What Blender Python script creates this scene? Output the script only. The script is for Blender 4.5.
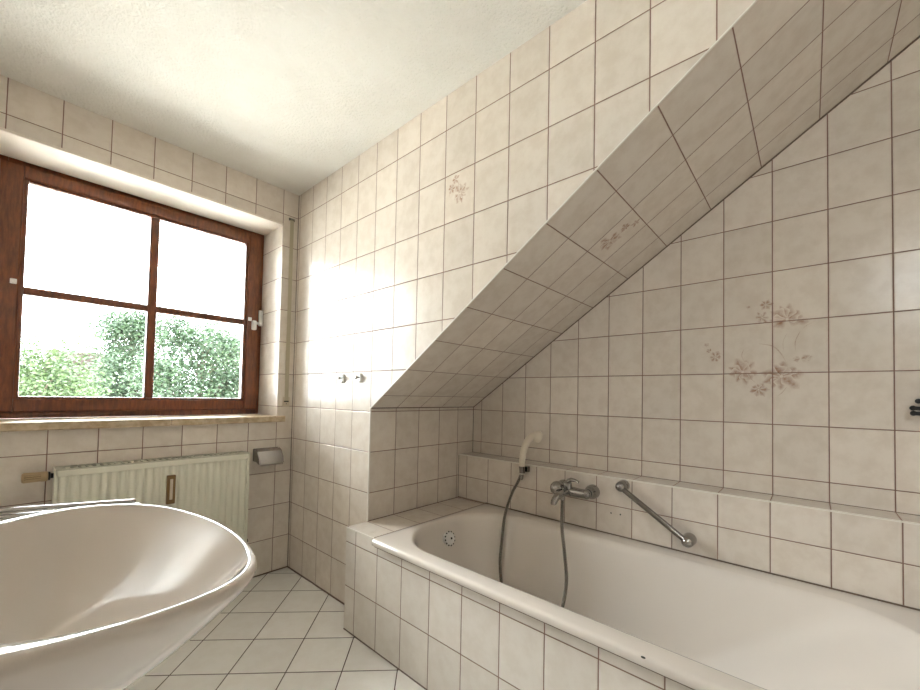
import bpy, bmesh, math, random
from mathutils import Vector, Matrix, noise
random.seed(7)
for o in list(bpy.data.objects): bpy.data.objects.remove(o)
scene = bpy.context.scene
COL = scene.collection
V = Vector

# ------------------------------------------------------------------ camera
cd = bpy.data.cameras.new('camera'); cam = bpy.data.objects.new('camera', cd); COL.objects.link(cam)
CR = V((0.66159332, -0.7495959, 0.02000631)); CU = V((-0.03382066, -0.00317606, 0.99942287)); CF = V((0.74909975, 0.66188813, 0.02745309))
M4 = Matrix((CR, CU, -CF)).transposed().to_4x4(); M4.translation = V((-1.18538, -2.51502, 1.11716))
cam.matrix_world = M4
cd.sensor_fit = 'HORIZONTAL'; cd.sensor_width = 36; cd.lens = 393.318 / 920 * 36
cd.shift_x = -2.7217 / 920; cd.shift_y = 40.215 / 920; cd.clip_start = 0.02; cd.clip_end = 300
scene.camera = cam

# ------------------------------------------------------------------ world / light / exposure
SKY = 9.0
w = bpy.data.worlds.new('overcast_sky'); scene.world = w; w.use_nodes = True
nt = w.node_tree; nt.nodes.clear()
wo = nt.nodes.new('ShaderNodeOutputWorld'); bg = nt.nodes.new('ShaderNodeBackground')
tc = nt.nodes.new('ShaderNodeTexCoord'); ns = nt.nodes.new('ShaderNodeTexNoise'); ns.inputs['Scale'].default_value = 2.2; ns.inputs['Detail'].default_value = 5
cr = nt.nodes.new('ShaderNodeValToRGB'); cr.color_ramp.elements[0].position = .3; cr.color_ramp.elements[0].color = (.80, .90, 1.0, 1)
cr.color_ramp.elements[1].position = .65; cr.color_ramp.elements[1].color = (1, 1, 1, 1)
nt.links.new(tc.outputs['Generated'], ns.inputs['Vector']); nt.links.new(ns.outputs['Fac'], cr.inputs['Fac'])
nt.links.new(cr.outputs['Color'], bg.inputs['Color']); # overcast sky: the zenith is brighter than the horizon
sx = nt.nodes.new('ShaderNodeSeparateXYZ'); nt.links.new(tc.outputs['Generated'], sx.inputs[0])
mr = nt.nodes.new('ShaderNodeMapRange'); mr.inputs['From Min'].default_value = 0; mr.inputs['From Max'].default_value = 1
mr.inputs['To Min'].default_value = SKY * .55; mr.inputs['To Max'].default_value = SKY * 1.75
nt.links.new(sx.outputs['Z'], mr.inputs['Value']); nt.links.new(mr.outputs[0], bg.inputs['Strength'])
nt.links.new(bg.outputs[0], wo.inputs['Surface'])
pl = bpy.data.lights.new('window_sky_portal', 'AREA'); pl.shape = 'RECTANGLE'; pl.size = 1.2; pl.size_y = 1.25
pl.cycles.is_portal = True
po = bpy.data.objects.new('window_sky_portal', pl); COL.objects.link(po)
po.location = (-.70, .40, 1.58); po.rotation_euler = (math.radians(-90), 0, 0)
p2 = bpy.data.lights.new('fill_window_portal', 'AREA'); p2.shape = 'RECTANGLE'; p2.size = .5; p2.size_y = .6  # portal for the unseen window added as fill light
p2.cycles.is_portal = True
po2 = bpy.data.objects.new('fill_window_portal', p2); COL.objects.link(po2)
po2.location = (-1.62, -3.15, 2.02); po2.rotation_euler = (math.radians(90), 0, math.radians(-90))
vs = scene.view_settings
scene.display_settings.display_device = 'sRGB'
vs.view_transform = 'Standard'; vs.look = 'None'; vs.gamma = 1; vs.use_curve_mapping = False
vs.exposure = 1.93

# ------------------------------------------------------------------ dimensions
TW, TH = .165, .2047
ZR = .0054                 # tile row origin
ZC = 2.4125                # ceiling
YN = -.849                 # niche end wall
XD = .8126                 # niche back wall
XL = .6765                 # ledge front
XA = -.119                 # apron front
SL = .682; ZS = 1.047      # soffit slope: z = ZS + SL*(YN-y)
XW, YB = -1.47, -3.35      # left wall, rear wall
YC = YN - (ZC - ZS) / SL

# ------------------------------------------------------------------ materials
def newmat(name):
    m = bpy.data.materials.new(name); m.use_nodes = True
    n = m.node_tree; b = n.nodes['Principled BSDF']
    return m, n, b
def N(n, t, **k):
    x = n.nodes.new('ShaderNode' + t)
    for a, b in k.items(): setattr(x, a, b)
    return x
def L(n, a, b): n.links.new(a, b)
def mth(n, op, a, b=None, c=None):
    x = N(n, 'Math', operation=op)
    for i, q in enumerate((a, b, c)):
        if q is None: continue
        if isinstance(q, (int, float)): x.inputs[i].default_value = q
        else: L(n, q, x.inputs[i])
    return x.outputs[0]
def mapr(n, v, a, b, c, d, smooth=True):
    x = N(n, 'MapRange'); x.interpolation_type = 'SMOOTHSTEP' if smooth else 'LINEAR'
    L(n, v, x.inputs['Value'])
    for k, q in zip(('From Min', 'From Max', 'To Min', 'To Max'), (a, b, c, d)): x.inputs[k].default_value = q
    return x.outputs['Result']
def mixc(n, f, a, b):
    x = N(n, 'Mix', data_type='RGBA')
    if isinstance(f, (int, float)): x.inputs[0].default_value = f
    else: L(n, f, x.inputs[0])
    for i, q in ((6, a), (7, b)):
        if isinstance(q, tuple): x.inputs[i].default_value = (*q, 1)
        else: L(n, q, x.inputs[i])
    return x.outputs[2]
def noise_t(n, vec, scale, detail=3, rough=.5):
    x = N(n, 'TexNoise'); L(n, vec, x.inputs['Vector']); x.inputs['Scale'].default_value = scale
    x.inputs['Detail'].default_value = detail; x.inputs['Roughness'].default_value = rough
    return x.outputs['Fac']

def tile_mat(name, U, u0, w_, Vv, v0, h, c1=(.80, .728, .648), c2=(.71, .627, .54), grout=(.20, .12, .09), g=.0034, rough=.22, wave=.0, streak=None, ink=False):
    m, n, b = newmat(name)
    P = N(n, 'TexCoord').outputs['Object']
    def coord(D, o, s):
        x = N(n, 'VectorMath', operation='DOT_PRODUCT'); L(n, P, x.inputs[0]); x.inputs[1].default_value = D
        return mth(n, 'DIVIDE', mth(n, 'SUBTRACT', x.outputs['Value'], o), s)
    u = coord(U, u0, w_); v = coord(Vv, v0, h)
    def dist(x, s):
        f = mth(n, 'FRACT', x)
        return mth(n, 'MULTIPLY', mth(n, 'MINIMUM', f, mth(n, 'SUBTRACT', 1.0, f)), s), mth(n, 'FLOOR', x)
    du, iu = dist(u, w_); dv, iv = dist(v, h)
    d = mth(n, 'MINIMUM', du, dv)
    mask = mapr(n, d, g / 2 - .0004, g / 2 + .0005, 0, 1)
    hgt = mapr(n, d, g / 2 - .0006, g / 2 + .0022, 0, 1)
    cb = N(n, 'CombineXYZ'); L(n, iu, cb.inputs[0]); L(n, iv, cb.inputs[1])
    wn = N(n, 'TexWhiteNoise', noise_dimensions='3D'); L(n, cb.outputs[0], wn.inputs['Vector'])
    # every tile shifts the mottling pattern
    off = N(n, 'VectorMath', operation='SCALE'); L(n, wn.outputs['Color'], off.inputs[0]); off.inputs['Scale'].default_value = 9
    ad = N(n, 'VectorMath', operation='ADD'); L(n, P, ad.inputs[0]); L(n, off.outputs[0], ad.inputs[1])
    n1 = noise_t(n, ad.outputs[0], 16, 6, .62)
    n2 = noise_t(n, ad.outputs[0], 5, 2)
    f = mth(n, 'ADD', mapr(n, n1, .35, .68, 0, .75), mth(n, 'MULTIPLY', n2, .3))
    col = mixc(n, f, c1, c2)
    if ink:
        at = N(n, 'Attribute'); at.attribute_name = 'ink'
        fi = mth(n, 'MULTIPLY', at.outputs['Fac'], mapr(n, noise_t(n, P, 60, 4, .6), .3, .7, .45, 1.0))
        col = mixc(n, mapr(n, fi, .05, .9, 0, .95, False), col, (.38, .20, .125))
    tint = mapr(n, wn.outputs['Value'], 0, 1, .95, 1.04, False)
    sc = N(n, 'VectorMath', operation='SCALE'); L(n, col, sc.inputs[0]); L(n, tint, sc.inputs['Scale'])
    gn = noise_t(n, P, 60, 2); gc = mixc(n, gn, grout, tuple(min(1, x * 1.7) for x in grout))
    L(n, mixc(n, mask, gc, sc.outputs[0]), b.inputs['Base Color'])
    L(n, mapr(n, mask, 0, 1, .85, rough, False), b.inputs['Roughness'])
    b.inputs['Specular IOR Level'].default_value = .30
    bp = N(n, 'Bump'); bp.inputs['Distance'].default_value = .0016; bp.inputs['Strength'].default_value = .8
    L(n, hgt, bp.inputs['Height'])
    # glaze unevenness: fine ripple and a slightly different tilt per tile
    gl = N(n, 'Bump'); gl.inputs['Distance'].default_value = .0009; gl.inputs['Strength'].default_value = .35 + wave
    gw = N(n, 'VectorMath', operation='MULTIPLY'); L(n, ad.outputs[0], gw.inputs[0]); gw.inputs[1].default_value = streak or (1, 1, 1)
    L(n, noise_t(n, gw.outputs[0], 55, 3), gl.inputs['Height']); L(n, bp.outputs[0], gl.inputs['Normal'])
    tl = N(n, 'VectorMath', operation='SUBTRACT'); L(n, wn.outputs['Color'], tl.inputs[0]); tl.inputs[1].default_value = (.5, .5, .5)
    ts = N(n, 'VectorMath', operation='SCALE'); L(n, tl.outputs[0], ts.inputs[0]); ts.inputs['Scale'].default_value = .012
    ta = N(n, 'VectorMath', operation='ADD'); L(n, gl.outputs[0], ta.inputs[0]); L(n, ts.outputs[0], ta.inputs[1])
    nn = N(n, 'VectorMath', operation='NORMALIZE'); L(n, ta.outputs[0], nn.inputs[0])
    L(n, nn.outputs[0], b.inputs['Normal'])
    return m

def plain(name, col, rough=.5, metal=0, bump=None, col2=None, cscale=20, coat=0):
    m, n, b = newmat(name)
    b.inputs['Base Color'].default_value = (*col, 1); b.inputs['Roughness'].default_value = rough; b.inputs['Metallic'].default_value = metal
    b.inputs['Coat Weight'].default_value = coat; b.inputs['Coat Roughness'].default_value = .04
    P = N(n, 'TexCoord').outputs['Object']
    if col2: L(n, mixc(n, mapr(n, noise_t(n, P, cscale, 5), .35, .65, 0, 1), col, col2), b.inputs['Base Color'])
    if bump:
        s, dist_, st = bump
        x = N(n, 'Bump'); x.inputs['Distance'].default_value = dist_; x.inputs['Strength'].default_value = st
        L(n, noise_t(n, P, s, 6, .65), x.inputs['Height']); L(n, x.outputs[0], b.inputs['Normal'])
    return m
X, Y, Z = (1, 0, 0), (0, 1, 0), (0, 0, 1)
sn = math.atan(SL); SV = (0, -math.cos(sn), math.sin(sn))
mA = tile_mat('tiles_right_wall', Y, -.0242, TW, Z, ZR, TH, wave=.35, streak=(1, 1.6, .35))
mA_ink = tile_mat('tiles_right_wall_flowers', Y, -.0242, TW, Z, ZR, TH, wave=.35, streak=(1, 1.6, .35), ink=True)
mN = tile_mat('tiles_niche_end', X, 0, TW, Z, ZR, TH)
mS = tile_mat('tiles_soffit', X, 0, .170, SV, 2.268, .2155)
mS_ink = tile_mat('tiles_soffit_flowers', X, 0, .170, SV, 2.268, .2155, ink=True)
mB = tile_mat('tiles_niche_back', Y, -.9177, TW, Z, ZR, TH)
mB_ink = tile_mat('tiles_niche_back_flowers', Y, -.9177, TW, Z, ZR, TH, ink=True)
mL = tile_mat('tiles_ledge_front', Y, -.9177, TW, Z, .6185 - .1335, .1335)
mLT = tile_mat('tiles_ledge_top', Y, -.9177, TW, X, XL - .1, .3)
mW = tile_mat('tiles_window_wall', X, -.0993, TW, Z, ZR, TH)
mWR = tile_mat('tiles_window_reveal', Y, 0.9, 2, Z, ZR, TH)
mAP = tile_mat('tiles_apron', Y, -.928, TW, Z, 0, .2062, c1=(.84, .79, .73), c2=(.77, .71, .64))
mD = tile_mat('tiles_deck', X, 0, TW, Y, -2.0, 5)
q = math.sqrt(.5)
mF = tile_mat('tiles_floor', (q, q, 0), -.0905, .2215, (-q, q, 0), .087, .2215, c1=(.88, .86, .82), c2=(.83, .80, .75), grout=(.07, .05, .04), g=.004, rough=.22)
m_ceil = plain('ceiling_plaster', (.88, .855, .80), .9, bump=(75, .012, .9), col2=(.85, .82, .76), cscale=6)
m_reveal = plain('reveal_plaster', (.84, .77, .68), .8, bump=(80, .002, .4))
m_trim = plain('edge_profile', (.82, .77, .70), .3)
m_silic = plain('sealant', (.17, .12, .09), .6)
m_enamel = plain('bath_enamel', (.79, .725, .66), .12, coat=.6)
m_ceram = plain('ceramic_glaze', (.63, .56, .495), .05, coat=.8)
m_chrome = plain('chrome', (.38, .365, .35), .06, 1)
m_dchrome = plain('dark_chrome', (.27, .25, .23), .12, 1)
m_hose = plain('hose_metal', (.42, .40, .37), .25, 1)
m_steel = plain('brushed_steel', (.33, .31, .29), .18, 1, bump=(90, .0006, .3))
m_black = plain('black_plastic', (.012, .011, .010), .4)
m_dark = plain('dark_gap', (.02, .018, .015), .8)
m_white = plain('white_plastic', (.82, .81, .78), .3)
m_cream = plain('cream_plastic', (.62, .53, .40), .4)
m_handset = plain('handset_plastic', (.80, .72, .60), .3)
m_rad = plain('radiator_enamel', (.76, .74, .62), .32)
m_radtop = plain('radiator_grille_enamel', (.50, .48, .38), .4)
m_brown = plain('amber_plastic', (.20, .11, .035), .35)
m_valve = plain('aged_plastic', (.52, .38, .22), .4)
m_strap = plain('strap_webbing', (.50, .44, .31), .8, bump=(900, .0005, .5))
m_marble = plain('sill_marble', (.58, .46, .31), .45, col2=(.42, .31, .18), cscale=28)
m_stain = plain('limescale', (.45, .38, .30), .6)

def wood():
    m, n, b = newmat('stained_wood')
    P = N(n, 'TexCoord').outputs['Object']
    mp = N(n, 'VectorMath', operation='MULTIPLY'); L(n, P, mp.inputs[0]); mp.inputs[1].default_value = (18, 18, 3)
    f = noise_t(n, mp.outputs[0], 4, 8, .65)
    L(n, mixc(n, mapr(n, f, .3, .7, 0, 1), (.22, .060, .015), (.10, .025, .007)), b.inputs['Base Color'])
    b.inputs['Roughness'].default_value = .32; b.inputs['Coat Weight'].default_value = .3
    return m
m_wood = wood()

def glass():
    m = bpy.data.materials.new('window_glass'); m.use_nodes = True; n = m.node_tree; n.nodes.clear()
    o = N(n, 'OutputMaterial'); t = N(n, 'BsdfTransparent'); t.inputs[0].default_value = (.95, .97, .96, 1)
    g = N(n, 'BsdfGlossy'); g.inputs['Roughness'].default_value = .02
    fr = N(n, 'Fresnel'); fr.inputs['IOR'].default_value = 1.45
    mx = N(n, 'MixShader'); L(n, fr.outputs[0], mx.inputs[0]); L(n, t.outputs[0], mx.inputs[1]); L(n, g.outputs[0], mx.inputs[2]); L(n, mx.outputs[0], o.inputs['Surface'])
    return m
m_glass = glass()

# ------------------------------------------------------------------ mesh helpers
class MB:
    def __init__(s, *mats): s.bm = bmesh.new(); s.mats = list(mats)
    def face(s, pts, mi=0, smooth=False):
        f = s.bm.faces.new([s.bm.verts.new(p) for p in pts]); f.material_index = mi; f.smooth = smooth; return f
    def box(s, x0, x1, y0, y1, z0, z1, bev=0, mi=0, mat=None):
        r = bmesh.ops.create_cube(s.bm, size=1)['verts']
        c = V(((x0 + x1) / 2, (y0 + y1) / 2, (z0 + z1) / 2)); d = V((abs(x1 - x0), abs(y1 - y0), abs(z1 - z0)))
        for v in r:
            v.co = V((v.co.x * d.x, v.co.y * d.y, v.co.z * d.z)) + c
            if mat: v.co = mat @ v.co
        fs = {f for v in r for f in v.link_faces}
        for f in fs: f.material_index = mi
        if bev:
            es = list({e for f in fs for e in f.edges})
            g = bmesh.ops.bevel(s.bm, geom=es, offset=bev, segments=2, affect='EDGES', profile=.6)
            for f in g['faces']: f.material_index = mi
        return s
    def prism(s, pts, axis, a, b, mi=0, mis=None):
        """polygon pts (2D) extruded along axis from a to b; mis: material index per side face, then end a, end b"""
        def P(p, t):
            l = [p[0], p[1]]; l.insert(axis, t); return V(l)
        A = [s.bm.verts.new(P(p, a)) for p in pts]; B = [s.bm.verts.new(P(p, b)) for p in pts]; n = len(pts)
        fs = [s.bm.faces.new((A[i], A[(i + 1) % n], B[(i + 1) % n], B[i])) for i in range(n)]
        fs += [s.bm.faces.new(A[::-1]), s.bm.faces.new(B)]
        for i, f in enumerate(fs): f.material_index = mis[i] if mis else mi
        return s
    def tube(s, pts, r, n=12, caps=True, mi=0):
        pts = [V(p) for p in pts]; rs = r if isinstance(r, (list, tuple)) else [r] * len(pts)
        t0 = (pts[1] - pts[0]).normalized(); up = V((0, 0, 1)) if abs(t0.z) < .9 else V((1, 0, 0))
        nrm = (up - t0 * up.dot(t0)).normalized(); rings = []
        for i, p in enumerate(pts):
            t = (pts[min(i + 1, len(pts) - 1)] - pts[max(i - 1, 0)]).normalized()
            nrm = (nrm - t * nrm.dot(t)).normalized(); bn = t.cross(nrm)
            rings.append([s.bm.verts.new(p + (nrm * math.cos(a) + bn * math.sin(a)) * rs[i]) for a in [2 * math.pi * k / n for k in range(n)]])
        for i in range(len(rings) - 1):
            for k in range(n):
                f = s.bm.faces.new((rings[i][k], rings[i][(k + 1) % n], rings[i + 1][(k + 1) % n], rings[i + 1][k])); f.smooth = True; f.material_index = mi
        if caps:
            for R in (rings[0][::-1], rings[-1]): f = s.bm.faces.new(R); f.material_index = mi
        return s
    def lathe(s, origin, axis, prof, n=28, mi=0):
        """prof: (distance along axis, radius)"""
        o = V(origin); a = V(axis).normalized()
        return s.tube_frames([(o + a * d, a, r) for d, r in prof], n, mi)
    def tube_frames(s, fr, n, mi):
        a = fr[0][1]; up = V((0, 0, 1)) if abs(a.z) < .9 else V((1, 0, 0)); u = (up - a * up.dot(a)).normalized(); w_ = a.cross(u); rings = []
        for c, _, r in fr:
            rings.append([s.bm.verts.new(c + (u * math.cos(t) + w_ * math.sin(t)) * max(r, 1e-5)) for t in [2 * math.pi * k / n for k in range(n)]])
        for i in range(len(rings) - 1):
            for k in range(n):
                f = s.bm.faces.new((rings[i][k], rings[i][(k + 1) % n], rings[i + 1][(k + 1) % n], rings[i + 1][k])); f.smooth = True; f.material_index = mi
        for R in (rings[0][::-1], rings[-1]): f = s.bm.faces.new(R); f.material_index = mi
        return s
    def ball(s, c, r, n=20, sc=(1, 1, 1), mi=0):
        g = bmesh.ops.create_uvsphere(s.bm, u_segments=n, v_segments=n // 2, radius=r)['verts']
        for v in g: v.co = V((v.co.x * sc[0], v.co.y * sc[1], v.co.z * sc[2])) + V(c)
        for f in {f for v in g for f in v.link_faces}: f.smooth = True; f.material_index = mi
        return s
    def loft(s, rings, cap0=False, cap1=False, mi=0):
        Rv = [[s.bm.verts.new(p) for p in R] for R in rings]; n = len(rings[0])
        for i in range(len(Rv) - 1):
            for k in range(n):
                f = s.bm.faces.new((Rv[i][k], Rv[i][(k + 1) % n], Rv[i + 1][(k + 1) % n], Rv[i + 1][k])); f.smooth = True; f.material_index = mi
        if cap0: s.bm.faces.new(Rv[0][::-1]).smooth = True
        if cap1: s.bm.faces.new(Rv[-1]).smooth = True
        return s
    def build(s, name, parent=None, label=None, cat=None, kind=None, group=None, autosmooth=None, recalc=True):
        bm = s.bm
        if recalc: bmesh.ops.recalc_face_normals(bm, faces=bm.faces)
        if autosmooth:
            for f in bm.faces: f.smooth = True
            for e in bm.edges:
                if len(e.link_faces) == 2 and e.calc_face_angle(0) > math.radians(autosmooth): e.smooth = False
        else:
            for e in bm.edges:
                if len(e.link_faces) == 2 and e.calc_face_angle(0) > math.radians(45): e.smooth = False
        me = bpy.data.meshes.new(name); bm.to_mesh(me); bm.free()
        for m in s.mats: me.materials.append(m)
        o = bpy.data.objects.new(name, me); COL.objects.link(o)
        if parent:
            o.parent = parent; o.matrix_parent_inverse = Matrix.Translation(-parent.location)
        tag(o, label, cat, kind, group)
        return o
def tag(o, label=None, cat=None, kind=None, group=None):
    if label: o['label'] = label
    if cat: o['category'] = cat
    if kind: o['kind'] = kind
    if group: o['group'] = group
    return o
def thing(name, loc, label, cat, group=None, kind=None):
    o = bpy.data.objects.new(name, None); o.empty_display_size = .05; o.location = loc; COL.objects.link(o)
    bpy.context.view_layer.update()
    return tag(o, label, cat, kind, group)
def catmull(pts, k=6):
    pts = [V(p) for p in pts]; out = []
    for i in range(len(pts) - 1):
        p0 = pts[max(i - 1, 0)]; p1 = pts[i]; p2 = pts[i + 1]; p3 = pts[min(i + 2, len(pts) - 1)]
        for j in range(k):
            t = j / k
            out.append(.5 * ((2 * p1) + (p2 - p0) * t + (2 * p0 - 5 * p1 + 4 * p2 - p3) * t * t + (3 * p1 - p0 - 3 * p2 + p3) * t ** 3))
    out.append(pts[-1]); return out

# ------------------------------------------------------------------ printed flowers (part of the wall's own mesh)
def flower_marks(mb, mi, O, A, B, items, nrm, lift=.0006):
    O, A, B, nrm = V(O), V(A), V(B), V(nrm)
    ink = mb.bm.verts.layers.float.get('ink') or mb.bm.verts.layers.float.new('ink')
    def strip(l, m_, r_, k, top=1.0):
        W_ = lambda p: O + A * p[0] + B * p[1] + nrm * (lift + k * .00006)
        rows = []
        for i in range(len(l)):
            tt = i / (len(l) - 1); mw = top * (math.sin(math.pi * min(1, .22 + tt * .78)) ** .6)
            vs_ = [mb.bm.verts.new(W_(q_)) for q_ in (l[i], m_[i], r_[i])]
            for v_, w_ in zip(vs_, (.0, mw, .0)): v_[ink] = w_
            rows.append(vs_)
        for a, b_ in zip(rows, rows[1:]):
            for i in (0, 1):
                f = mb.bm.faces.new((a[i], a[i + 1], b_[i + 1], b_[i])); f.material_index = mi; f.smooth = True
    def leaf(cx, cy, ang, ln, wd, k):
        n = 9; left = []; right = []; mid = []
        for i in range(n + 1):
            t = i / n; ww = wd * math.sin(math.pi * min(1, t * .93 + .07)) ** .8 * (1 + .3 * math.sin(9 * t + cx * 300))
            px = cx + math.cos(ang) * ln * t; py = cy + math.sin(ang) * ln * t; mid.append((px, py))
            left.append((px - math.sin(ang) * ww, py + math.cos(ang) * ww)); right.append((px + math.sin(ang) * ww, py - math.cos(ang) * ww))
        strip(left, mid, right, k)
    k = 0
    for it in items:
        if it[0] == 'f':       # flower: centre, radius, number of petals, start angle, spread
            _, cx, cy, r, n_, a0, sp = it
            for j in range(n_):
                a = a0 + sp * j / n_ + random.uniform(-.15, .15)
                leaf(cx + math.cos(a) * r * .08, cy + math.sin(a) * r * .08, a, r * random.uniform(.65, 1.05), r * random.uniform(.26, .42), k); k += 1
        elif it[0] == 's':     # stem: arc points
            pts = catmull([(*p, 0) for p in it[1]], 6); wd = it[2]; l = []; r_ = []
            for i, p in enumerate(pts):
                t = (pts[min(i + 1, len(pts) - 1)] - pts[max(i - 1, 0)]).normalized(); ww = wd * (.25 + math.sin(math.pi * i / (len(pts) - 1)))
                l.append((p.x - t.y * ww, p.y + t.x * ww)); r_.append((p.x + t.y * ww, p.y - t.x * ww))
            for i in range(len(pts) - 1):
                pass
            strip(l, [((a[0] + b_[0]) / 2, (a[1] + b_[1]) / 2) for a, b_ in zip(l, r_)], r_, k, .8)
            k += 1

# ------------------------------------------------------------------ structure
# right wall with the niche end wall and the sloping soffit: one solid block
mb = MB(mA, mN, mS, mA_ink, mS_ink)
prof = [(.0, 0), (YN, 0), (YN, ZS), (YC, ZC), (0, ZC)]
mb.prism(prof, 0, 0, XD, mis=[0, 1, 2, 0, 0, 0, 0])
flower_marks(mb, 3, (0, -1.42, 1.955), (0, -1, 0), (0, 0, 1), [
    ('f', .013, .0, .05, 8, -2.6, 5.6), ('f', -.035, .035, .028, 6, 0, 6.2), ('f', -.012, .066, .026, 5, .5, 6.2),
    ('s', [(.0, .055), (.006, .03), (.004, -.045)], .0012), ('s', [(-.03, .03), (-.045, .015), (-.05, 0)], .0010)], (-1, 0, 0))
def on_soffit(y): return ZS + SL * (YN - y)
sn_n = V((0, -math.sin(sn), -math.cos(sn)))
fy = -1.93
flower_marks(mb, 4, (.413, fy, on_soffit(fy)), (1, 0, 0), SV, [
    ('f', -.012, -.035, .055, 8, -2.8, 5.6), ('f', -.01, .04, .028, 6, 0, 6.2), ('f', .02, .075, .026, 5, .5, 6.2),
    ('s', [(.03, .0), (.0, -.03), (-.03, -.06)], .0013)], sn_n)
mb.build('wall_right', kind='structure', recalc=False)
# niche back wall
mb = MB(mB, mB_ink)
mb.box(XD, XD + .1, YB, YN + .3, 0, ZC)
K = [  # offsets from (y=-2.37, z=1.30): +a = towards the rear (photo's right)
    ('f', -.182 + .02, .012, .030, 6, 0, 6.2), ('f', -.065, -.055, .062, 9, 0, 6.2), ('f', .060, -.075, .068, 9, 0, 6.2),
    ('f', .078, .150, .062, 8, -.4, 4.6), ('f', .0, .165, .030, 6, 1, 6.2), ('f', .012, .215, .028, 6, 0, 6.2), ('f', -.012, -.128, .036, 7, 0, 6.2),
    ('f', .118, -.008, .034, 4, -.3, .9), ('f', .118, -.008, .022, 4, 2.8, .9), ('f', -.055, .215, .022, 2, -.2, .5), ('f', -.195, .06, .016, 3, 1, 1.6), ('f', -.183, .032, .018, 3, 1.5, 1.6),
    ('s', [(-.01, .06), (.035, .045), (.062, .01), (.078, -.03)], .0028), ('s', [(.118, .1), (.103, .06), (.104, .02)], .0020),
    ('s', [(-.06, .04), (-.068, .015), (-.06, -.01)], .0018), ('s', [(.078, .095), (.066, .06), (.068, .02)], .0010),
    ('s', [(.078, -.115), (.062, -.14), (.045, -.155)], .0016), ('s', [(.125, .108), (.14, .122), (.155, .128)], .0010), ('s', [(-.02, -.1), (-.04, -.08), (-.05, -.06)], .0010)]
flower_marks(mb, 1, (XD, -2.37, 1.295), (0, -1, 0), (0, 0, 1), K, (-1, 0, 0))
mb.build('wall_niche', kind='structure', recalc=False)
# tiled ledge behind the bath
mb = MB(mL, mLT, m_trim, m_dark, m_stain)
mb.prism([(XL, 0), (XD, 0), (XD, .75), (XL, .75)], 1, YB, YN, mis=[0, 0, 1, 0, 0, 0])
mb.prism([(XL - .0022, .7455), (XL + .003, .7455), (XL + .003, .7512), (XL - .0022, .7512)], 1, YB, YN - .001, mi=2)
for y_, z_ in ((-1.814, .583), (-1.857, .585)):
    mb.lathe((XL - .0008, y_, z_), (1, 0, 0), [(0, .0036), (.0006, .0034)], 14, mi=3)
mb.build('wall_ledge', kind='structure')
# deck and apron of the bath
mb = MB(mAP)
mb.prism([(XA, 0), (XA + .03, 0), (XA + .03, .4600), (XA, .4600)], 1, -1.0715, -2.8495, mi=0)
mb.build('wall_apron', kind='structure')
mb = MB(mAP, mD, m_trim)
mb.prism([(XA, 0), (XL, 0), (XL, .479), (XA, .479)], 1, YN, -1.071, mis=[0, 0, 1, 0, 0, 0])
mb.build('wall_deck', kind='structure')
mb = MB(mAP, mD, m_trim)
mb.prism([(XA, 0), (XL, 0), (XL, .479), (XA, .479)], 1, -2.85, YB, mis=[0, 0, 1, 0, 0, 0])
mb.build('wall_bath_foot', kind='structure')
mb = MB(m_trim)
mb.box(XA - .0015, XA + .004, -1.071, YN, .475, .4805, .001)
mb.build('trim_1', kind='structure')
# bright edge profile along the soffit and the wall corner
mb = MB(m_trim)
def sl(y, dz=0): return (y, on_soffit(y) + dz)
mb.prism([(YN + .0, ZS), (YN - .003, ZS - .001), sl(YC + .004, -.002), sl(YC + .004, .003), (YN, ZS + .003)], 0, -.002, .003)
mb.prism([(YN - .0025, .481), (YN + .004, .481), (YN + .004, ZS), (YN - .0025, ZS)], 0, -.0025, .004)
mb.build('trim_2', kind='structure')
# dark joints where tile planes meet
mb = MB(m_silic)
def joint(a, b, r=.003): mb.tube([a, b], r, 6)
joint((XD, YN, ZS), (XD, YC, ZC - .002), .004); joint((0, YN - .001, ZS), (XD, YN - .001, ZS), .003)
joint((XD, YN, .75), (XD, YN, ZS)); joint((XL, YN, .48), (XL, YN, .75), .002); joint((XD, YN, .75), (XD, YB, .75), .002)
joint((XL, YN, .479), (XL, -1.071, .479), .003); joint((0, YN, .479), (XL, YN, .479), .003)
joint((0, 0, 0.005), (0, 0, ZC), .003); joint((0, 0, 0.002), (0, YN, .002), .004); joint((XW, 0, .002), (0, 0, .002), .004)
joint((XA, YN, .001), (XA, YB, .001), .003)
mb.build('trim_3', kind='structure')

# window wall (opening with reveals)
WX0, WX1, WZ0, WZ1 = -1.300, -.0993, .932, 2.195
mb = MB(mW, mWR, m_reveal)
TK = .36
def wbox(x0, x1, z0, z1, mis):
    mb.prism([(x0, z0), (x1, z0), (x1, z1), (x0, z1)], 1, 0, TK, mis=mis)
wbox(XW - .1, WX0, 0, ZC, [0, 1, 0, 0, 0, 0])
wbox(WX1, XD, 0, ZC, [0, 0, 0, 1, 0, 0])
wbox(WX0, WX1, 0, WZ0, [0] * 6)
wbox(WX0, WX1, WZ1, ZC, [2, 0, 0, 0, 0, 0])
mb.build('wall_window', kind='structure')
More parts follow.
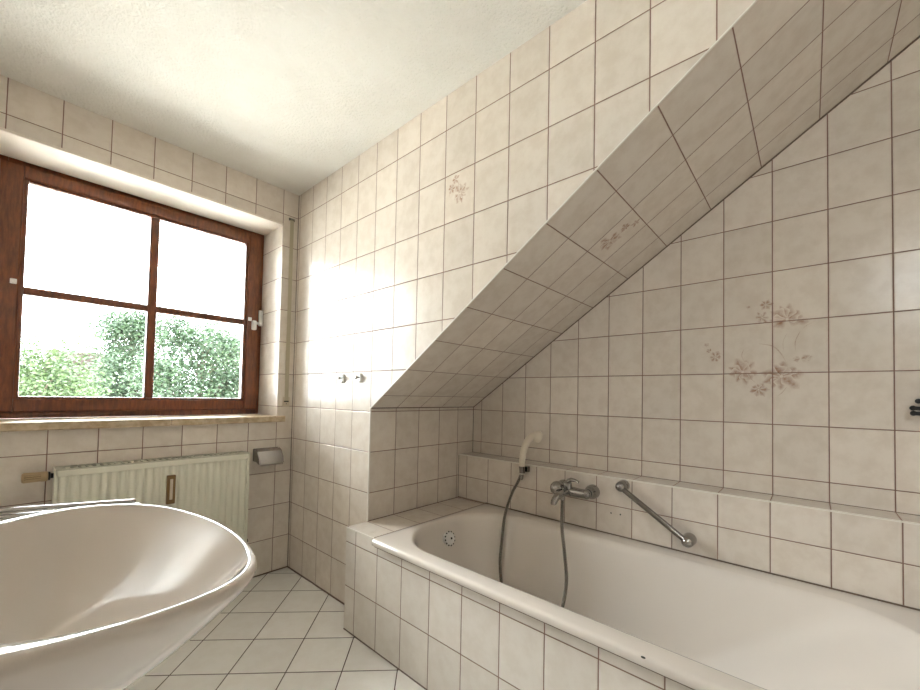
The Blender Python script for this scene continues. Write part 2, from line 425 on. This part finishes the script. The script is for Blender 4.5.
# rounded plaster edge under the lintel
mb = MB(m_reveal); mb.box(WX0, WX1, .0, .27, WZ1 - .012, WZ1 + .001, .005)
mb.build('trim_4', kind='structure')
VX0, VX1, VZ0, VZ1 = -3.34, -2.96, 1.75, 2.30  # opening in the left wall, made only for the added fill window
mb = MB(mW)
for bx_ in ((YB, VX0, 0, ZC), (VX1, 0, 0, ZC), (VX0, VX1, 0, VZ0), (VX0, VX1, VZ1, ZC)): mb.box(XW - .1, XW, bx_[0], bx_[1], bx_[2], bx_[3])
mb.build('wall_left', kind='structure')
mb = MB(mW); mb.box(XW - .1, XD + .1, YB - .1, YB, 0, ZC); mb.build('wall_rear', kind='structure')
mb = MB(mF); mb.box(XW - .1, XD + .1, YB - .1, TK, -.1, 0); mb.build('floor', kind='structure')
mb = MB(m_ceil); mb.box(XW - .1, XD + .1, YB - .1, TK, ZC, ZC + .1); mb.build('ceiling', kind='structure')

# ------------------------------------------------------------------ window
win = thing('window_1', (-.70, .30, .97), None, None, kind='structure')
FY = .285
mb = MB(m_wood)
def ring(mb, x0, x1, z0, z1, wx0, wx1, wz0, wz1, y0, y1, bev=.004):
    mb.box(x0, x0 + wx0, y0, y1, z0, z1, bev); mb.box(x1 - wx1, x1, y0, y1, z0, z1, bev)
    mb.box(x0 + wx0, x1 - wx1, y0, y1, z0, z0 + wz0, bev); mb.box(x0 + wx0, x1 - wx1, y0, y1, z1 - wz1, z1, bev)
ring(mb, WX0 + .001, WX1 - .001, .969, WZ1 - .001, .05, .05, .05, .05, FY, FY + .06)
mb.build('frame', win)
SX0, SX1, SZ0, SZ1 = -1.272, -.124, 1.000, 2.168
mb = MB(m_wood)
ring(mb, SX0, SX1, SZ0, SZ1, .075, .075, .062, .062, .265, .32, .006)
# glazing beads
ring(mb, SX0 + .073, SX1 - .073, SZ0 + .060, SZ1 - .060, .018, .018, .014, .014, .275, .318, .004)
mb.build('sash', win)
mb = MB(m_wood)
mb.box(-.716, -.673, .279, .315, SZ0 + .06, SZ1 - .06, .007)
mb.box(SX0 + .07, SX1 - .07, .281, .314, 1.558, 1.596, .007)
mb.build('glazing_bar', win)
mb = MB(m_glass)
mb.box(SX0 + .06, SX1 - .06, .2975, .2985, SZ0 + .05, SZ1 - .05)
mb.build('pane', win)
mb = MB(m_white)
mb.box(-.128, -.104, .250, .266, 1.560, 1.665, .003)
mb.box(-.172, -.145, .238, .2655, 1.528, 1.590, .008)
mb.tube([(-.150, .246, 1.575), (-.118, .246, 1.572)], .008, 12)
mb.build('handle', win, label='white window handle and striker plate')
for x in (-1.214, -.182):
    mb = MB(m_white); mb.box(x - .011, x + .011, .258, .2655, 1.598 + (-.012 if x > -1 else 0), 1.622 + (-.012 if x > -1 else 0), .003)
    mb.lathe((x, .2585, 1.610 + (-.012 if x > -1 else 0)), (0, -1, 0), [(0, .005), (.003, .004)], 12)
    mb.build('clip', win, label='small white blind clip')

fill_win = thing('added_fill_window', (XW - .05, -3.15, 1.75), None, None, kind='structure')  # added window out of view, put in to brighten the apron and niche
mb = MB(m_wood)
for y0_, y1_, z0_, z1_ in ((VX0, VX0 + .04, VZ0, VZ1), (VX1 - .04, VX1, VZ0, VZ1), (VX0 + .04, VX1 - .04, VZ0, VZ0 + .04), (VX0 + .04, VX1 - .04, VZ1 - .04, VZ1)): mb.box(XW - .08, XW - .02, y0_, y1_, z0_, z1_, .003)
mb.build('frame', fill_win)
mb = MB(m_glass); mb.box(XW - .052, XW - .050, VX0 + .03, VX1 - .03, VZ0 + .03, VZ1 - .03); mb.build('pane', fill_win)

# marble sill
mb = MB(m_marble)
mb.box(-1.36, -.651, -.032, .290, WZ0, .969, .004); mb.box(-.650, -.058, -.032, 0, WZ0, .969, .004); mb.box(-.650, WX1 - .0005, -.001, .290, WZ0, .969, .002)
sill = mb.build('window_sill', kind='structure')

# ------------------------------------------------------------------ bath
def rrect(x0, x1, y0, y1, rx, ry, z, nc=12, ns=10):
    out = []
    cs = [(x1 - rx, y1 - ry, 0), (x0 + rx, y1 - ry, 90), (x0 + rx, y0 + ry, 180), (x1 - rx, y0 + ry, 270)]
    for i, (cx, cy, a0) in enumerate(cs):
        for k in range(nc + 1):
            a = math.radians(a0 + 90 * k / nc); out.append(V((cx + rx * math.cos(a), cy + ry * math.sin(a), z)))
        nx = cs[(i + 1) % 4]; e = V((nx[0] + (rx * math.cos(math.radians(nx[2]))), nx[1] + ry * math.sin(math.radians(nx[2])), z)); s = out[-1]
        for k in range(1, ns): out.append(s.lerp(e, k / ns))
    return out
BX0, BX1, BY0, BY1, BZ = -.146, XL - .001, -2.85, -1.074, .487
bath = thing('bathtub', (.27, -1.9, 0.06), 'beige enamelled built-in bathtub set into the tiled surround', 'bathtub')
R = [ # x0 x1 y0 y1 rx ry z
    (BX0 + .03, BX1, BY0, BY1, .02, .02, .4605), (BX0 + .003, BX1, BY0, BY1, .022, .022, .4605), (BX0, BX1, BY0, BY1, .022, .022, .4625), (BX0, BX1, BY0, BY1, .022, .022, .478), (BX0 + .002, BX1, BY0, BY1, .022, .022, .4822),
    (BX0 + .007, BX1 - .004, BY0 + .004, BY1 - .003, .022, .022, .4855), (BX0 + .016, BX1 - .01, BY0 + .01, BY1 - .006, .03, .03, BZ),
    (-.078, .592, BY0 + .055, BY1 - .028, .27, .25, BZ - .0005), (-.071, .585, BY0 + .060, BY1 - .034, .27, .25, BZ - .0025), (-.062, .576, BY0 + .068, BY1 - .044, .265, .245, BZ - .011),
    (-.055, .569, BY0 + .080, BY1 - .052, .26, .24, BZ - .035)]
base = R[-1]; bot = (.035, .475, BY0 + .56, BY1 - .19, .17, .17, .135)
for k in range(1, 9):
    t = k / 8; R.append(tuple(a + (b - a) * t for a, b in zip(base[:6], bot[:6])) + (base[6] + (bot[6] - base[6]) * t ** .92,))
R += [(.06, .45, BY0 + .56, BY1 - .225, .14, .14, .100), (.10, .41, BY0 + .64, BY1 - .27, .12, .12, .082), (.17, .34, BY0 + .80, BY1 - .40, .08, .08, .075), (.25, .26, BY0 + 1, BY1 - .6, .004, .004, .073)]
mb = MB(m_enamel); mb.loft([rrect(*r) for r in R], cap1=True)
tub = mb.build('shell', bath, autosmooth=65)
# overflow rosette on the far end wall
ov = V((.268, -1.148, .400)); oa = V((0, -1, .30)).normalized()
mb = MB(m_white)
mb.lathe(ov - oa * .02, oa, [(0, .026), (.022, .030), (.028, .034), (.036, .034), (.042, .030), (.045, .020), (.046, .001)], 32)
ovo = mb.build('overflow', bath, label='white overflow rosette with dark slots')
mb = MB(m_dark)
u_ = V((1, 0, 0)); w2 = oa.cross(u_)
for k in range(12):
    a = 2 * math.pi * k / 12; p = ov + oa * .0195 + (u_ * math.cos(a) + w2 * math.sin(a)) * .0325
    mb.ball(p, .0042, 10)
mb.ball(ov + oa * .026 + u_ * .004, .0055, 10)
mb.build('slots', ovo)
# seam under the rim and against the tiles
mb = MB(m_silic)
mb.box(XA - .002, XA + .02, -2.85, -1.074, .4445, .4475); mb.box(XA, XL, -1.0770, -1.0695, .474, .4852); mb.box(XL - .003, XL, -2.85, -1.072, .484, .4895)
mb.build('trim_5', kind='structure')
mb = MB(m_dark); mb.ball((-.1425, -2.205, .4825), .0040, 8, (1, 1.6, .5)); mb.build('chip', bath, label='small dark chip in the rim')

# ------------------------------------------------------------------ mixer tap
mx = thing('bath_mixer', (XL, -1.67, .66), 'chrome single-lever bath mixer on the tiled ledge above the tub', 'tap')
bxx, bz = .612, .664
mb = MB(m_chrome)
mb.tube([(bxx, -1.578, bz), (bxx, -1.613, bz), (bxx, -1.69, bz - .001), (bxx, -1.723, bz)], [.025, .027, .022, .022], 24)
mb.ball((bxx, -1.720, bz), .0235, 20); mb.ball((bxx - .012, -1.576, bz + .006), .036, 24)
mb.build('body', mx)
for y_ in (-1.573, -1.726):
    mb = MB(m_chrome)
    mb.lathe((XL, y_, bz + .004), (-1, 0, 0), [(0, .034), (.018, .0335), (.030, .031), (.042, .025), (.048, .021), (.056, .020)], 28)
    mb.build('rosette', mx)
mb = MB(m_chrome)
mb.lathe((bxx - .004, -1.628, bz + .012), (-.25, 0, 1), [(0, .021), (.018, .022), (.030, .021), (.036, .016), (.039, .004)], 24)
mb.tube([(bxx - .012, -1.633, bz + .050), (bxx - .014, -1.650, bz + .060), (bxx - .018, -1.673, bz + .060), (bxx - .020, -1.690, bz + .054)], [.012, .010, .008, .006], 12)
mb.build('lever', mx)
mb = MB(m_chrome)
sp = catmull([(bxx, -1.633, bz - .004), (bxx - .045, -1.628, bz - .003), (bxx - .095, -1.618, bz - .014), (bxx - .115, -1.612, bz - .036)])
mb.tube(sp, [.019 - .004 * i / len(sp) for i in range(len(sp))], 16)
mb.lathe((bxx - .115, -1.612, bz - .030), (-.15, 0, -1), [(0, .013), (.014, .0135), (.018, .011)], 20)
mb.build('spout', mx)

# hand shower: bracket on the ledge, handset leaning to the wall, hose looping into the tub
br = thing('shower_bracket', (XL, -1.36, .70), 'small dark chrome bracket on the ledge front holding the hand shower', 'bracket')
mb = MB(m_dchrome)
mb.box(.655, XL, -1.372, -1.342, .712, .742, .004)
mb.lathe((.642, -1.343, .706), (0, 0, 1), [(0, .016), (.036, .018)], 18)
mb.build('clamp', br)
hs = thing('hand_shower', (.642, -1.343, .70), 'beige hand shower with chrome hose resting in the wall bracket', 'shower head')
hp = catmull([(.642, -1.340, .700), (.645, -1.339, .76), (.652, -1.341, .815), (.666, -1.350, .862), (.686, -1.366, .897), (.708, -1.385, .908)])
mb = MB(m_handset)
mb.tube(hp, [.0145 + .008 * i / len(hp) for i in range(len(hp))], 16)
mb.build('handle', hs)
hd = V((.705, -1.384, .906)); ha = V((.75, -.45, -.25)).normalized()
mb = MB(m_handset, m_dchrome)
mb.lathe(hd - ha * .018, ha, [(0, .004), (.004, .018), (.014, .027), (.028, .032), (.040, .034), (.044, .032)], 28)
mb.lathe(hd + ha * .0255, ha, [(0, .030), (.002, .029)], 24, mi=1)
mb.build('head', hs)
mb = MB(m_hose)
path = catmull([(.640, -1.343, .708), (.627, -1.325, .655), (.600, -1.308, .599), (.552, -1.298, .490), (.511, -1.310, .372), (.477, -1.325, .273), (.448, -1.355, .185), (.40, -1.40, .125),
                (.34, -1.50, .105), (.33, -1.62, .105), (.37, -1.69, .125), (.43, -1.695, .190), (.466, -1.697, .300), (.500, -1.668, .415), (.545, -1.632, .500), (.578, -1.614, .575), (.590, -1.610, .640)], 60)
# resample evenly; corrugated
import itertools
acc = [0]
for a, b in zip(path, path[1:]): acc.append(acc[-1] + (b - a).length)
tot = acc[-1]; step = .0024; cnt = int(tot / step); pp = []; j = 0
for i in range(cnt + 1):
    d = i * step
    while j < len(acc) - 2 and acc[j + 1] < d: j += 1
    pp.append(path[j].lerp(path[j + 1], (d - acc[j]) / max(1e-9, acc[j + 1] - acc[j])))
mb.tube(pp, [.0092 if i % 2 else .0068 for i in range(len(pp))], 10)
mb.build('hose', hs, label='ribbed chrome shower hose')
mb = MB(m_chrome)
mb.lathe((.640, -1.343, .700), (-.05, .15, -1), [(0, .011), (.02, .0105), (.03, .008)], 16)
mb.build('hose_nut', hs)
mb = MB(m_chrome); mb.lathe((.590, -1.610, .655), (0, 0, -1), [(0, .013), (.03, .0125), (.036, .009)], 16)
mb.build('hose_nut', hs)

# grab rail
gr = thing('grab_rail', (XL, -2.0, .63), 'slanting chrome grab rail on the tiled ledge front right of the mixer', 'grab rail')
ga, gb = V((.628, -1.872, .722)), V((.628, -2.140, .545))
mb = MB(m_dchrome); mb.tube([ga, gb], .0115, 16); mb.build('bar', gr)
for p in (ga, gb):
    mb = MB(m_chrome)
    mb.lathe((XL, p.y, p.z), (-1, 0, 0), [(0, .026), (.004, .0265), (.03, .0245), (.045, .0230), (.056, .0195), (.063, .012), (.066, .002)], 24)
    mb.build('mount', gr)

# ------------------------------------------------------------------ black hook at the frame's right edge
hk = thing('towel_hook', (XD, -2.79, 1.10), 'black pronged towel hook on the tiled wall over the bath', 'hook')
mb = MB(m_black); mb.box(XD - .008, XD, -2.86, -2.800, 1.05, 1.15, .003); mb.build('plate', hk)
for z_, dy in ((1.128, .012), (1.105, .0), (1.088, .001)):
    mb = MB(m_black)
    mb.tube(catmull([(XD - .006, -2.815, z_), (XD - .03, -2.80, z_), (XD - .045, -2.782 - dy, z_ + .001), (XD - .045, -2.770 - dy, z_ + .002)]), .0065, 10)
    mb.ball((XD - .045, -2.769 - dy, z_ + .002), .0085, 12)
    mb.build('prong', hk)

# two knob hooks on the right wall
def knob():
    k = thing('wall_hook', (0, 0, 0), 'x', 'hook', 'knob hooks on the right wall')
    mb = MB(m_white); mb.lathe((0, 0, 0), (-1, 0, 0), [(0, .017), (.004, .0175), (.009, .016), (.012, .011)], 28)
    for v in mb.bm.verts: v.co.z *= 1.5
    a = mb.build('base', k)
    mb = MB(m_dchrome); mb.lathe((-.010, 0, .003), (-1, 0, 0), [(0, .005), (.012, .005), (.016, .009), (.022, .010), (.026, .006)], 20); b = mb.build('knob', k)
    return k
def dup(root, loc, label):
    r = root.copy(); COL.objects.link(r); r.location = loc; r['label'] = label
    for ch in list(root.children):
        c = ch.copy(); COL.objects.link(c); c.parent = r
        for g in ch.children:
            d = g.copy(); COL.objects.link(d); d.parent = c
    return r
k1 = knob(); k2 = dup(k1, (0, -.758, 1.200), 'white and chrome knob hook nearer the sloping soffit')
k1.location = (0, -.592, 1.199); k1['label'] = 'white and chrome knob hook nearer the window corner'

# ------------------------------------------------------------------ blind strap
bs = thing('blind_strap', (-.045, 0, 1.03), 'beige roller blind strap hanging in the corner right of the window', 'blind strap')
mb = MB(m_strap); mb.box(-.057, -.033, -.0075, -.0060, 1.06, 2.232, .0004); mb.build('strap', bs)
mb = MB(m_cream, m_dark)
mb.box(-.066, -.024, -.0055, 0, 1.028, 1.088, .002); mb.box(-.060, -.030, -.0085, -.004, 1.056, 1.064, .001, 1); mb.lathe((-.045, -.0058, 1.045), (0, -1, 0), [(0, .003), (.001, .0028)], 12, 1)
mb.build('winder_plate', bs)
mb = MB(m_chrome, m_dark)
mb.box(-.064, -.026, -.004, 0, 2.226, 2.244, .0015); mb.tube([(-.056, -.007, 2.234), (-.034, -.007, 2.234)], .0055, 14); mb.ball((-.061, -.005, 2.236), .004, 10, mi=1)
mb.build('guide', bs)

# ------------------------------------------------------------------ toilet paper holder
tp = thing('toilet_paper_holder', (-.145, 0, .72), 'chrome toilet paper holder lid on the wall beside the radiator', 'toilet paper holder')
mb = MB(m_steel)
# curved lid: profile in (y,z), swept along x
out = [(-.002, .770), (-.030, .774), (-.060, .762), (-.085, .728), (-.098, .690), (-.095, .682), (-.080, .722), (-.056, .752), (-.028, .763), (-.002, .760)]
mb.prism(out, 0, -.226, -.094)
mb.build('lid', tp)
mb = MB(m_dchrome)
mb.box(-.234, -.086, -.004, 0, .700, .775, .002)
for x in (-.232, -.094):
    mb.prism([(-.002, .770), (-.030, .774), (-.060, .762), (-.085, .728), (-.096, .69), (-.08, .69), (-.05, .70), (-.002, .70)], 0, x, x + .006)
mb.build('bracket', tp)
mb = MB(m_dchrome); mb.tube([(-.225, -.05, .712), (-.095, -.05, .712)], .006, 12); mb.build('roller', tp)

# ------------------------------------------------------------------ radiator
RX0, RX1, RZ0, RZ1, RYF, RYB = -1.069, -.301, .235, .7725, -.137, -.034
rd = thing('radiator', ((RX0 + RX1) / 2, -.06, RZ0), 'cream ribbed panel radiator below the window', 'radiator')
nr = 23; pitch = (RX1 - RX0 - .02) / nr
top = []
for k in range(nr):
    a = RX0 + .01 + k * pitch
    for f_, dd in ((.0, .0), (.12, .001), (.24, .0095), (.34, .0115), (.62, .0115), (.74, .0095), (.88, .001)): top.append((a + f_ * pitch, RYF + .012 - dd))
top.append((RX1 - .01, RYF + .012))
mb = MB(m_rad)
rows = [(RZ0 + .02, .25), (RZ0 + .035, 1), (RZ1 - .045, 1), (RZ1 - .030, .25)]
vr = [[mb.bm.verts.new((x, RYF + .012 - (RYF + .012 - y) * s, z)) for x, y in top] for z, s in rows]
for i in range(3):
    for j in range(len(top) - 1):
        mb.bm.faces.new((vr[i][j], vr[i][j + 1], vr[i + 1][j + 1], vr[i + 1][j])).smooth = True
mb.box(RX0, RX1, RYF + .001, RYF + .014, RZ1 - .032, RZ1 - .004, .003); mb.box(RX0, RX1, RYF + .001, RYF + .014, RZ0, RZ0 + .022, .003)
mb.box(RX0, RX0 + .011, RYF + .001, RYF + .012, RZ0, RZ1 - .004, .002); mb.box(RX1 - .011, RX1, RYF + .001, RYF + .012, RZ0, RZ1 - .004, .002)
mb.box(RX0 + .004, RX1 - .004, RYF + .0125, RYF + .016, RZ0 + .01, RZ1 - .01)
mb.build('front_panel', rd, recalc=True)
mb = MB(m_rad); mb.box(RX0, RX1, RYB - .006, RYB, RZ0, RZ1 - .006, .002); mb.build('back_panel', rd)
for x in (RX0 - .001, RX1 - .003):
    mb = MB(m_rad); mb.box(x, x + .004, RYF, RYB, RZ0, RZ1, .0012); mb.build('side_panel', rd)
mb = MB(m_radtop, m_dark)
mb.box(RX0 + .003, RX1 - .003, RYF + .001, RYF + .012, RZ1 - .006, RZ1, .001); mb.box(RX0 + .003, RX1 - .003, RYB - .004, RYB, RZ1 - .006, RZ1, .001)
nb = 29
for k in range(nb + 1):
    x = RX0 + .03 + k * (RX1 - RX0 - .06) / nb; mb.box(x - .0035, x + .0035, RYF + .009, RYB - .003, RZ1 - .005, RZ1 - .0005)
mb.box(RX0 + .003, RX0 + .03, RYF + .011, RYB - .011, RZ1 - .005, RZ1 - .0005); mb.box(RX1 - .03, RX1 - .003, RYF + .011, RYB - .011, RZ1 - .005, RZ1 - .0005)
mb.box(RX0 + .004, RX1 - .004, RYF + .017, RYB - .007, RZ1 - .075, RZ1 - .07, 0, 1)  # dark sheet below the bars stands in for the shade inside
mb.build('top_grille', rd)
for x in (-.95, -.42):
    mb = MB(m_rad); mb.box(x - .02, x + .02, RYB, 0, .62, .66, .002); mb.build('wall_bracket', rd)
mb = MB(m_dark); mb.tube([(RX1 + .001, -.085, .262), (RX1 + .022, -.085, .262)], .010, 14); mb.build('vent_plug', rd)
mb = MB(m_valve)
vx = -1.085; vy = -.085; vz = .742
for k in range(14):
    a = 2 * math.pi * k / 14; mb.tube([(vx - .012, vy + .0165 * math.cos(a), vz + .0165 * math.sin(a)), (vx - .072, vy + .0185 * math.cos(a), vz + .0185 * math.sin(a))], .0030, 6)
mb.lathe((vx - .022, vy, vz), (1, 0, 0), [(0, .0215), (.018, .0215), (.022, .016)], 24); mb.lathe((vx - .070, vy, vz), (-1, 0, 0), [(0, .0205), (.006, .018), (.008, .01)], 24)
mb.build('thermostat_valve', rd, label='cream slotted thermostat head')
mb = MB(m_brown); mb.lathe((vx - .07, vy, vz), (1, 0, 0), [(0, .014), (.06, .014)], 16); mb.build('valve_core', rd)
mb = MB(m_black); mb.lathe((vx - .001, vy, vz), (1, 0, 0), [(0, .018), (.006, .018), (.008, .011), (.020, .011)], 18)
mb.build('valve_union', rd)
# heat cost allocator
hc = MB(m_brown, m_cream)
hc.box(-.684, -.648, RYF - .016, RYF + .002, .556, .697, .004); hc.box(-.672, -.660, RYF - .019, RYF - .014, .578, .679, .002, 1)
hc.build('heat_meter', rd, label='narrow amber heat meter clipped to the panel')

# ------------------------------------------------------------------ washbasin
bz0 = .850
cen = V((-1.190, -1.600, 0))
ctl = [(-1.466, -1.335), (-1.40, -1.342), (-1.30, -1.340), (-1.21, -1.328), (-1.145, -1.302), (-1.076, -1.300), (-1.006, -1.340), (-.953, -1.420), (-.918, -1.545), (-.904, -1.675), (-.910, -1.795), (-.937, -1.885),
       (-.988, -1.932), (-1.068, -1.947), (-1.146, -1.944), (-1.22, -1.930), (-1.32, -1.92), (-1.40, -1.91), (-1.466, -1.90)]
ol = catmull([(a, b, 0) for a, b in ctl], 6)
# closed with the straight back edge
for k in range(1, 12): ol.append(V((-1.466, -1.90 + .565 * k / 12, 0)))
def bring(s, z, cx=cen.x, cy=cen.y, back=None, sm=0):
    out = []
    for p in ol:
        q_ = V((cx + (p.x - cen.x) * s, cy + (p.y - cen.y) * s, z))
        if back is not None and q_.x < back: q_.x = back
        out.append(q_)
    for _ in range(sm):
        n_ = len(out); out = [(out[i - 1] + out[i] * 2 + out[(i + 1) % n_]) / 4 for i in range(n_)]
    return out
bas = thing('washbasin', (-1.466, -1.6, .6), 'glossy white ceramic washbasin with a rounded front close to the camera', 'washbasin')
rings = []
U = [(.10, .620), (.25, .622), (.40, .635), (.55, .668), (.70, .715), (.82, .758), (.91, .796), (.965, .822), (.992, .837), (1.0, .8445), (.998, .8500), (.990, .8545), (.978, .8560)]
for s, z in U: rings.append(bring(s, z, cx=cen.x - (1 - s) * .12))
def bowl_edge(f, z, k=0):
    out = []
    for p in ol:
        if p.x > -1.10: q_ = V((-1.10 + (p.x + 1.10) * (.952 - (1 - f)), -1.622 + (p.y + 1.622) * (.965 - (1 - f)), z))
        else:
            th = math.atan2((p.y + 1.622) / .315, (p.x + 1.10) / .20); r_ = .965 - (1 - f)
            q_ = V((-1.10 + .205 * math.cos(th) * r_, -1.622 + .318 * math.sin(th) * r_, z))
        out.append(q_)
    for _ in range(4 + k):
        n_ = len(out); out = [(out[i - 1] + out[i] * 2 + out[(i + 1) % n_]) / 4 for i in range(n_)]
    return out
rings.append(bowl_edge(1.0, .8553)); rings.append(bowl_edge(.99, .8530)); rings.append(bowl_edge(.98, .8480))
nI = 16
for k in range(1, nI + 1):
    f_ = .98 * (1 - k / nI) + .02 * (k / nI); h = .165 * (1 - ((f_ - .02) / .96) ** 2.2)
    rings.append([p + V((-(1 - f_) * .085, (1 - f_) * .02, 0)) for p in bowl_edge(f_, .848 - h, 6 + 3 * k)])
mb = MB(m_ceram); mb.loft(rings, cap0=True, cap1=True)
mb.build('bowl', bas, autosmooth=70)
mb = MB(m_chrome); mb.lathe((cen.x, -1.6, .684), (0, 0, 1), [(0, .024), (.003, .024), (.004, .018), (.002, .014)], 24); mb.build('drain', bas)
mb = MB(m_chrome)
mb.lathe((-1.40, -1.6, .855), (0, 0, 1), [(0, .026), (.05, .024), (.075, .026), (.095, .022), (.10, .01)], 24)
mb.tube(catmull([(-1.40, -1.6, .90), (-1.35, -1.6, .915), (-1.29, -1.6, .905), (-1.275, -1.6, .89)]), .012, 14); mb.tube([(-1.40, -1.6, .955), (-1.33, -1.6, .975)], [.009, .006], 12)
mb.build('tap', bas)

# swivel towel rail on the left wall beyond the basin
tr = thing('towel_rail', (XW, -.857, .79), 'chrome two-armed swivel towel rail beyond the washbasin', 'towel rail')
mb = MB(m_chrome); mb.box(XW, XW + .012, -.885, -.833, .74, .85, .003); mb.tube([(XW + .028, -.859, .755), (XW + .028, -.859, .835)], .010, 14)
mb.box(XW + .005, XW + .03, -.869, -.849, .757, .767); mb.box(XW + .005, XW + .03, -.869, -.849, .822, .832); mb.build('mount', tr)
for a_, b_ in (((XW + .028, -.857, .802), (-.9534, -1.05, .7955)), ((XW + .028, -.861, .7825), (-.9417, -1.05, .7818))):
    mb = MB(m_chrome); mb.tube([a_, b_], .0058, 14); mb.ball(b_, .0070, 12); mb.build('arm', tr)

# ------------------------------------------------------------------ outside
def mleaf(name, a, b_):
    m, n, b = newmat(name)
    gi = N(n, 'NewGeometry'); wn = noise_t(n, N(n, 'TexCoord').outputs['Object'], 2.5, 3)
    L(n, mixc(n, mapr(n, wn, .35, .65, 0, 1), a, b_), b.inputs['Base Color']); b.inputs['Roughness'].default_value = .6
    t = N(n, 'BsdfTranslucent'); L(n, mixc(n, wn, a, b_), t.inputs['Color'])
    mx_ = N(n, 'MixShader'); mx_.inputs[0].default_value = .3; L(n, b.outputs[0], mx_.inputs[1]); L(n, t.outputs[0], mx_.inputs[2])
    L(n, mx_.outputs[0], n.nodes['Material Output'].inputs['Surface'])
    return m
m_leaf1 = mleaf('leaf_green', (.010, .026, .009), (.020, .043, .015))
m_leaf2 = mleaf('leaf_pale_green', (.018, .038, .009), (.032, .056, .014))
m_bark = plain('bark', (.07, .055, .04), .9)
m_ground = plain('pale_bounce_ground', (.72, .68, .62), .9, col2=(.64, .60, .54), cscale=1)  # pale colour invented to bounce daylight up onto the ceiling
m_render = plain('house_render', (.020, .0175, .014), .9)
m_roof = plain('roof_tiles', (.013, .009, .007), .8)
m_hill = plain('hill_wood', (.055, .085, .06), .95)
for m_ in (m_render, m_roof): m_.node_tree.nodes['Principled BSDF'].inputs['Specular IOR Level'].default_value = .03
GZ = -3.2
mb = MB(m_ground); mb.box(-70, 90, -60, 150, GZ - .2, GZ); mb.build('ground', kind='structure')
def tree(x, y, top_z, crown_r, crown_h, leaf, label, nleaf=5200, seed=0, size=.10, airy=.5):
    rnd = random.Random(seed)
    t = thing('tree', (x, y, GZ), label, 'tree', 'trees outside the window')
    mb = MB(m_bark)
    cz = top_z - crown_h / 2
    mb.tube([(x, y, GZ), (x + .1, y, cz - crown_h * .3), (x, y, cz), (x + .05, y, top_z - .3)], [.16, .11, .06, .015], 8)
    tips = []
    for k in range(40):
        a = rnd.uniform(0, 6.28); hz = rnd.uniform(-.42, .42); z0 = cz + hz * crown_h; rr = crown_r * math.sqrt(max(.05, 1 - (hz * 2) ** 2)) * rnd.uniform(.5, 1)
        e = V((x + math.cos(a) * rr, y + math.sin(a) * rr, z0 + rnd.uniform(.1, .5)))
        s = V((x, y, z0 - .5)); m_ = (s + e) / 2 + V((0, 0, .12)); mb.tube([s, m_, e], [.03, .02, .006], 5); tips += [e, (m_ + e) / 2]
    mb.build('trunk', t)
    bm = MB(leaf)
    for k in range(nleaf):
        c = rnd.choice(tips); d = V((rnd.gauss(0, 1), rnd.gauss(0, 1), rnd.gauss(0, .8))) * (airy * .5)
        p = c + d; u1 = V((rnd.uniform(-1, 1), rnd.uniform(-1, 1), rnd.uniform(-.6, .6))).normalized(); u2 = u1.cross(V((rnd.uniform(-1, 1), rnd.uniform(-1, 1), rnd.uniform(-1, 1)))).normalized()
        s_ = size * rnd.uniform(.6, 1.2)
        bm.face([p - u1 * s_ * .5, p + u2 * s_ * .26, p + u1 * s_ * .5, p - u2 * s_ * .26])
    bm.build('foliage', t, recalc=False)
def dirx(px):  # unit ground direction through an image column
    d = CF + CR * ((px - 462.72) / 393.318); return V((d.x, d.y)) / V((d.x, d.y)).length, d
def spot(px, dist):
    d, _ = dirx(px); return -1.185 + d.x * dist, -2.515 + d.y * dist
x, y = spot(200, 13); tree(x, y, 2.75, 1.25, 3.1, m_leaf1, 'broad green tree filling the lower right window pane', 24000, 2, .10, .55)
x, y = spot(130, 17); tree(x, y, 3.45, 1.05, 4.2, m_leaf1, 'tall green tree behind the centre glazing bar', 24000, 3, .115, .55)
x, y = spot(30, 9); tree(x, y, 1.5, .62, 1.7, m_leaf2, 'low yellow-green tree in the lower left window pane', 15000, 4, .065, .38)
x, y = spot(242, 21); tree(x, y, 3.5, 1.7, 4.2, m_leaf2, 'paler tree at the right edge of the window', 16000, 5, .11, .65)
x, y = spot(46, 25); tree(x, y, 1.9, 1.1, 3.4, m_leaf2, 'small tree in front of the pale house', 14000, 6, .13, .5)
# house beyond the trees
hx, hy = spot(84, 42)
hs_ = thing('house', (hx, hy, GZ), 'pale rendered house with a brown roof seen between the trees', 'house')
mb = MB(m_render); mb.box(hx - 1.6, hx + 1.6, hy, hy + 3, GZ, 3.0); mb.build('wall', hs_)
mb = MB(m_roof); mb.prism([(hy - .4, 2.95), (hy + 3.4, 2.95), (hy + 1.5, 4.0)], 0, hx - 2.0, hx + 2.0); mb.build('roof', hs_)
mb = MB(m_dark); mb.box(hx - .5, hx + .3, hy - .03, hy + .01, .9, 1.9); mb.build('window', hs_)
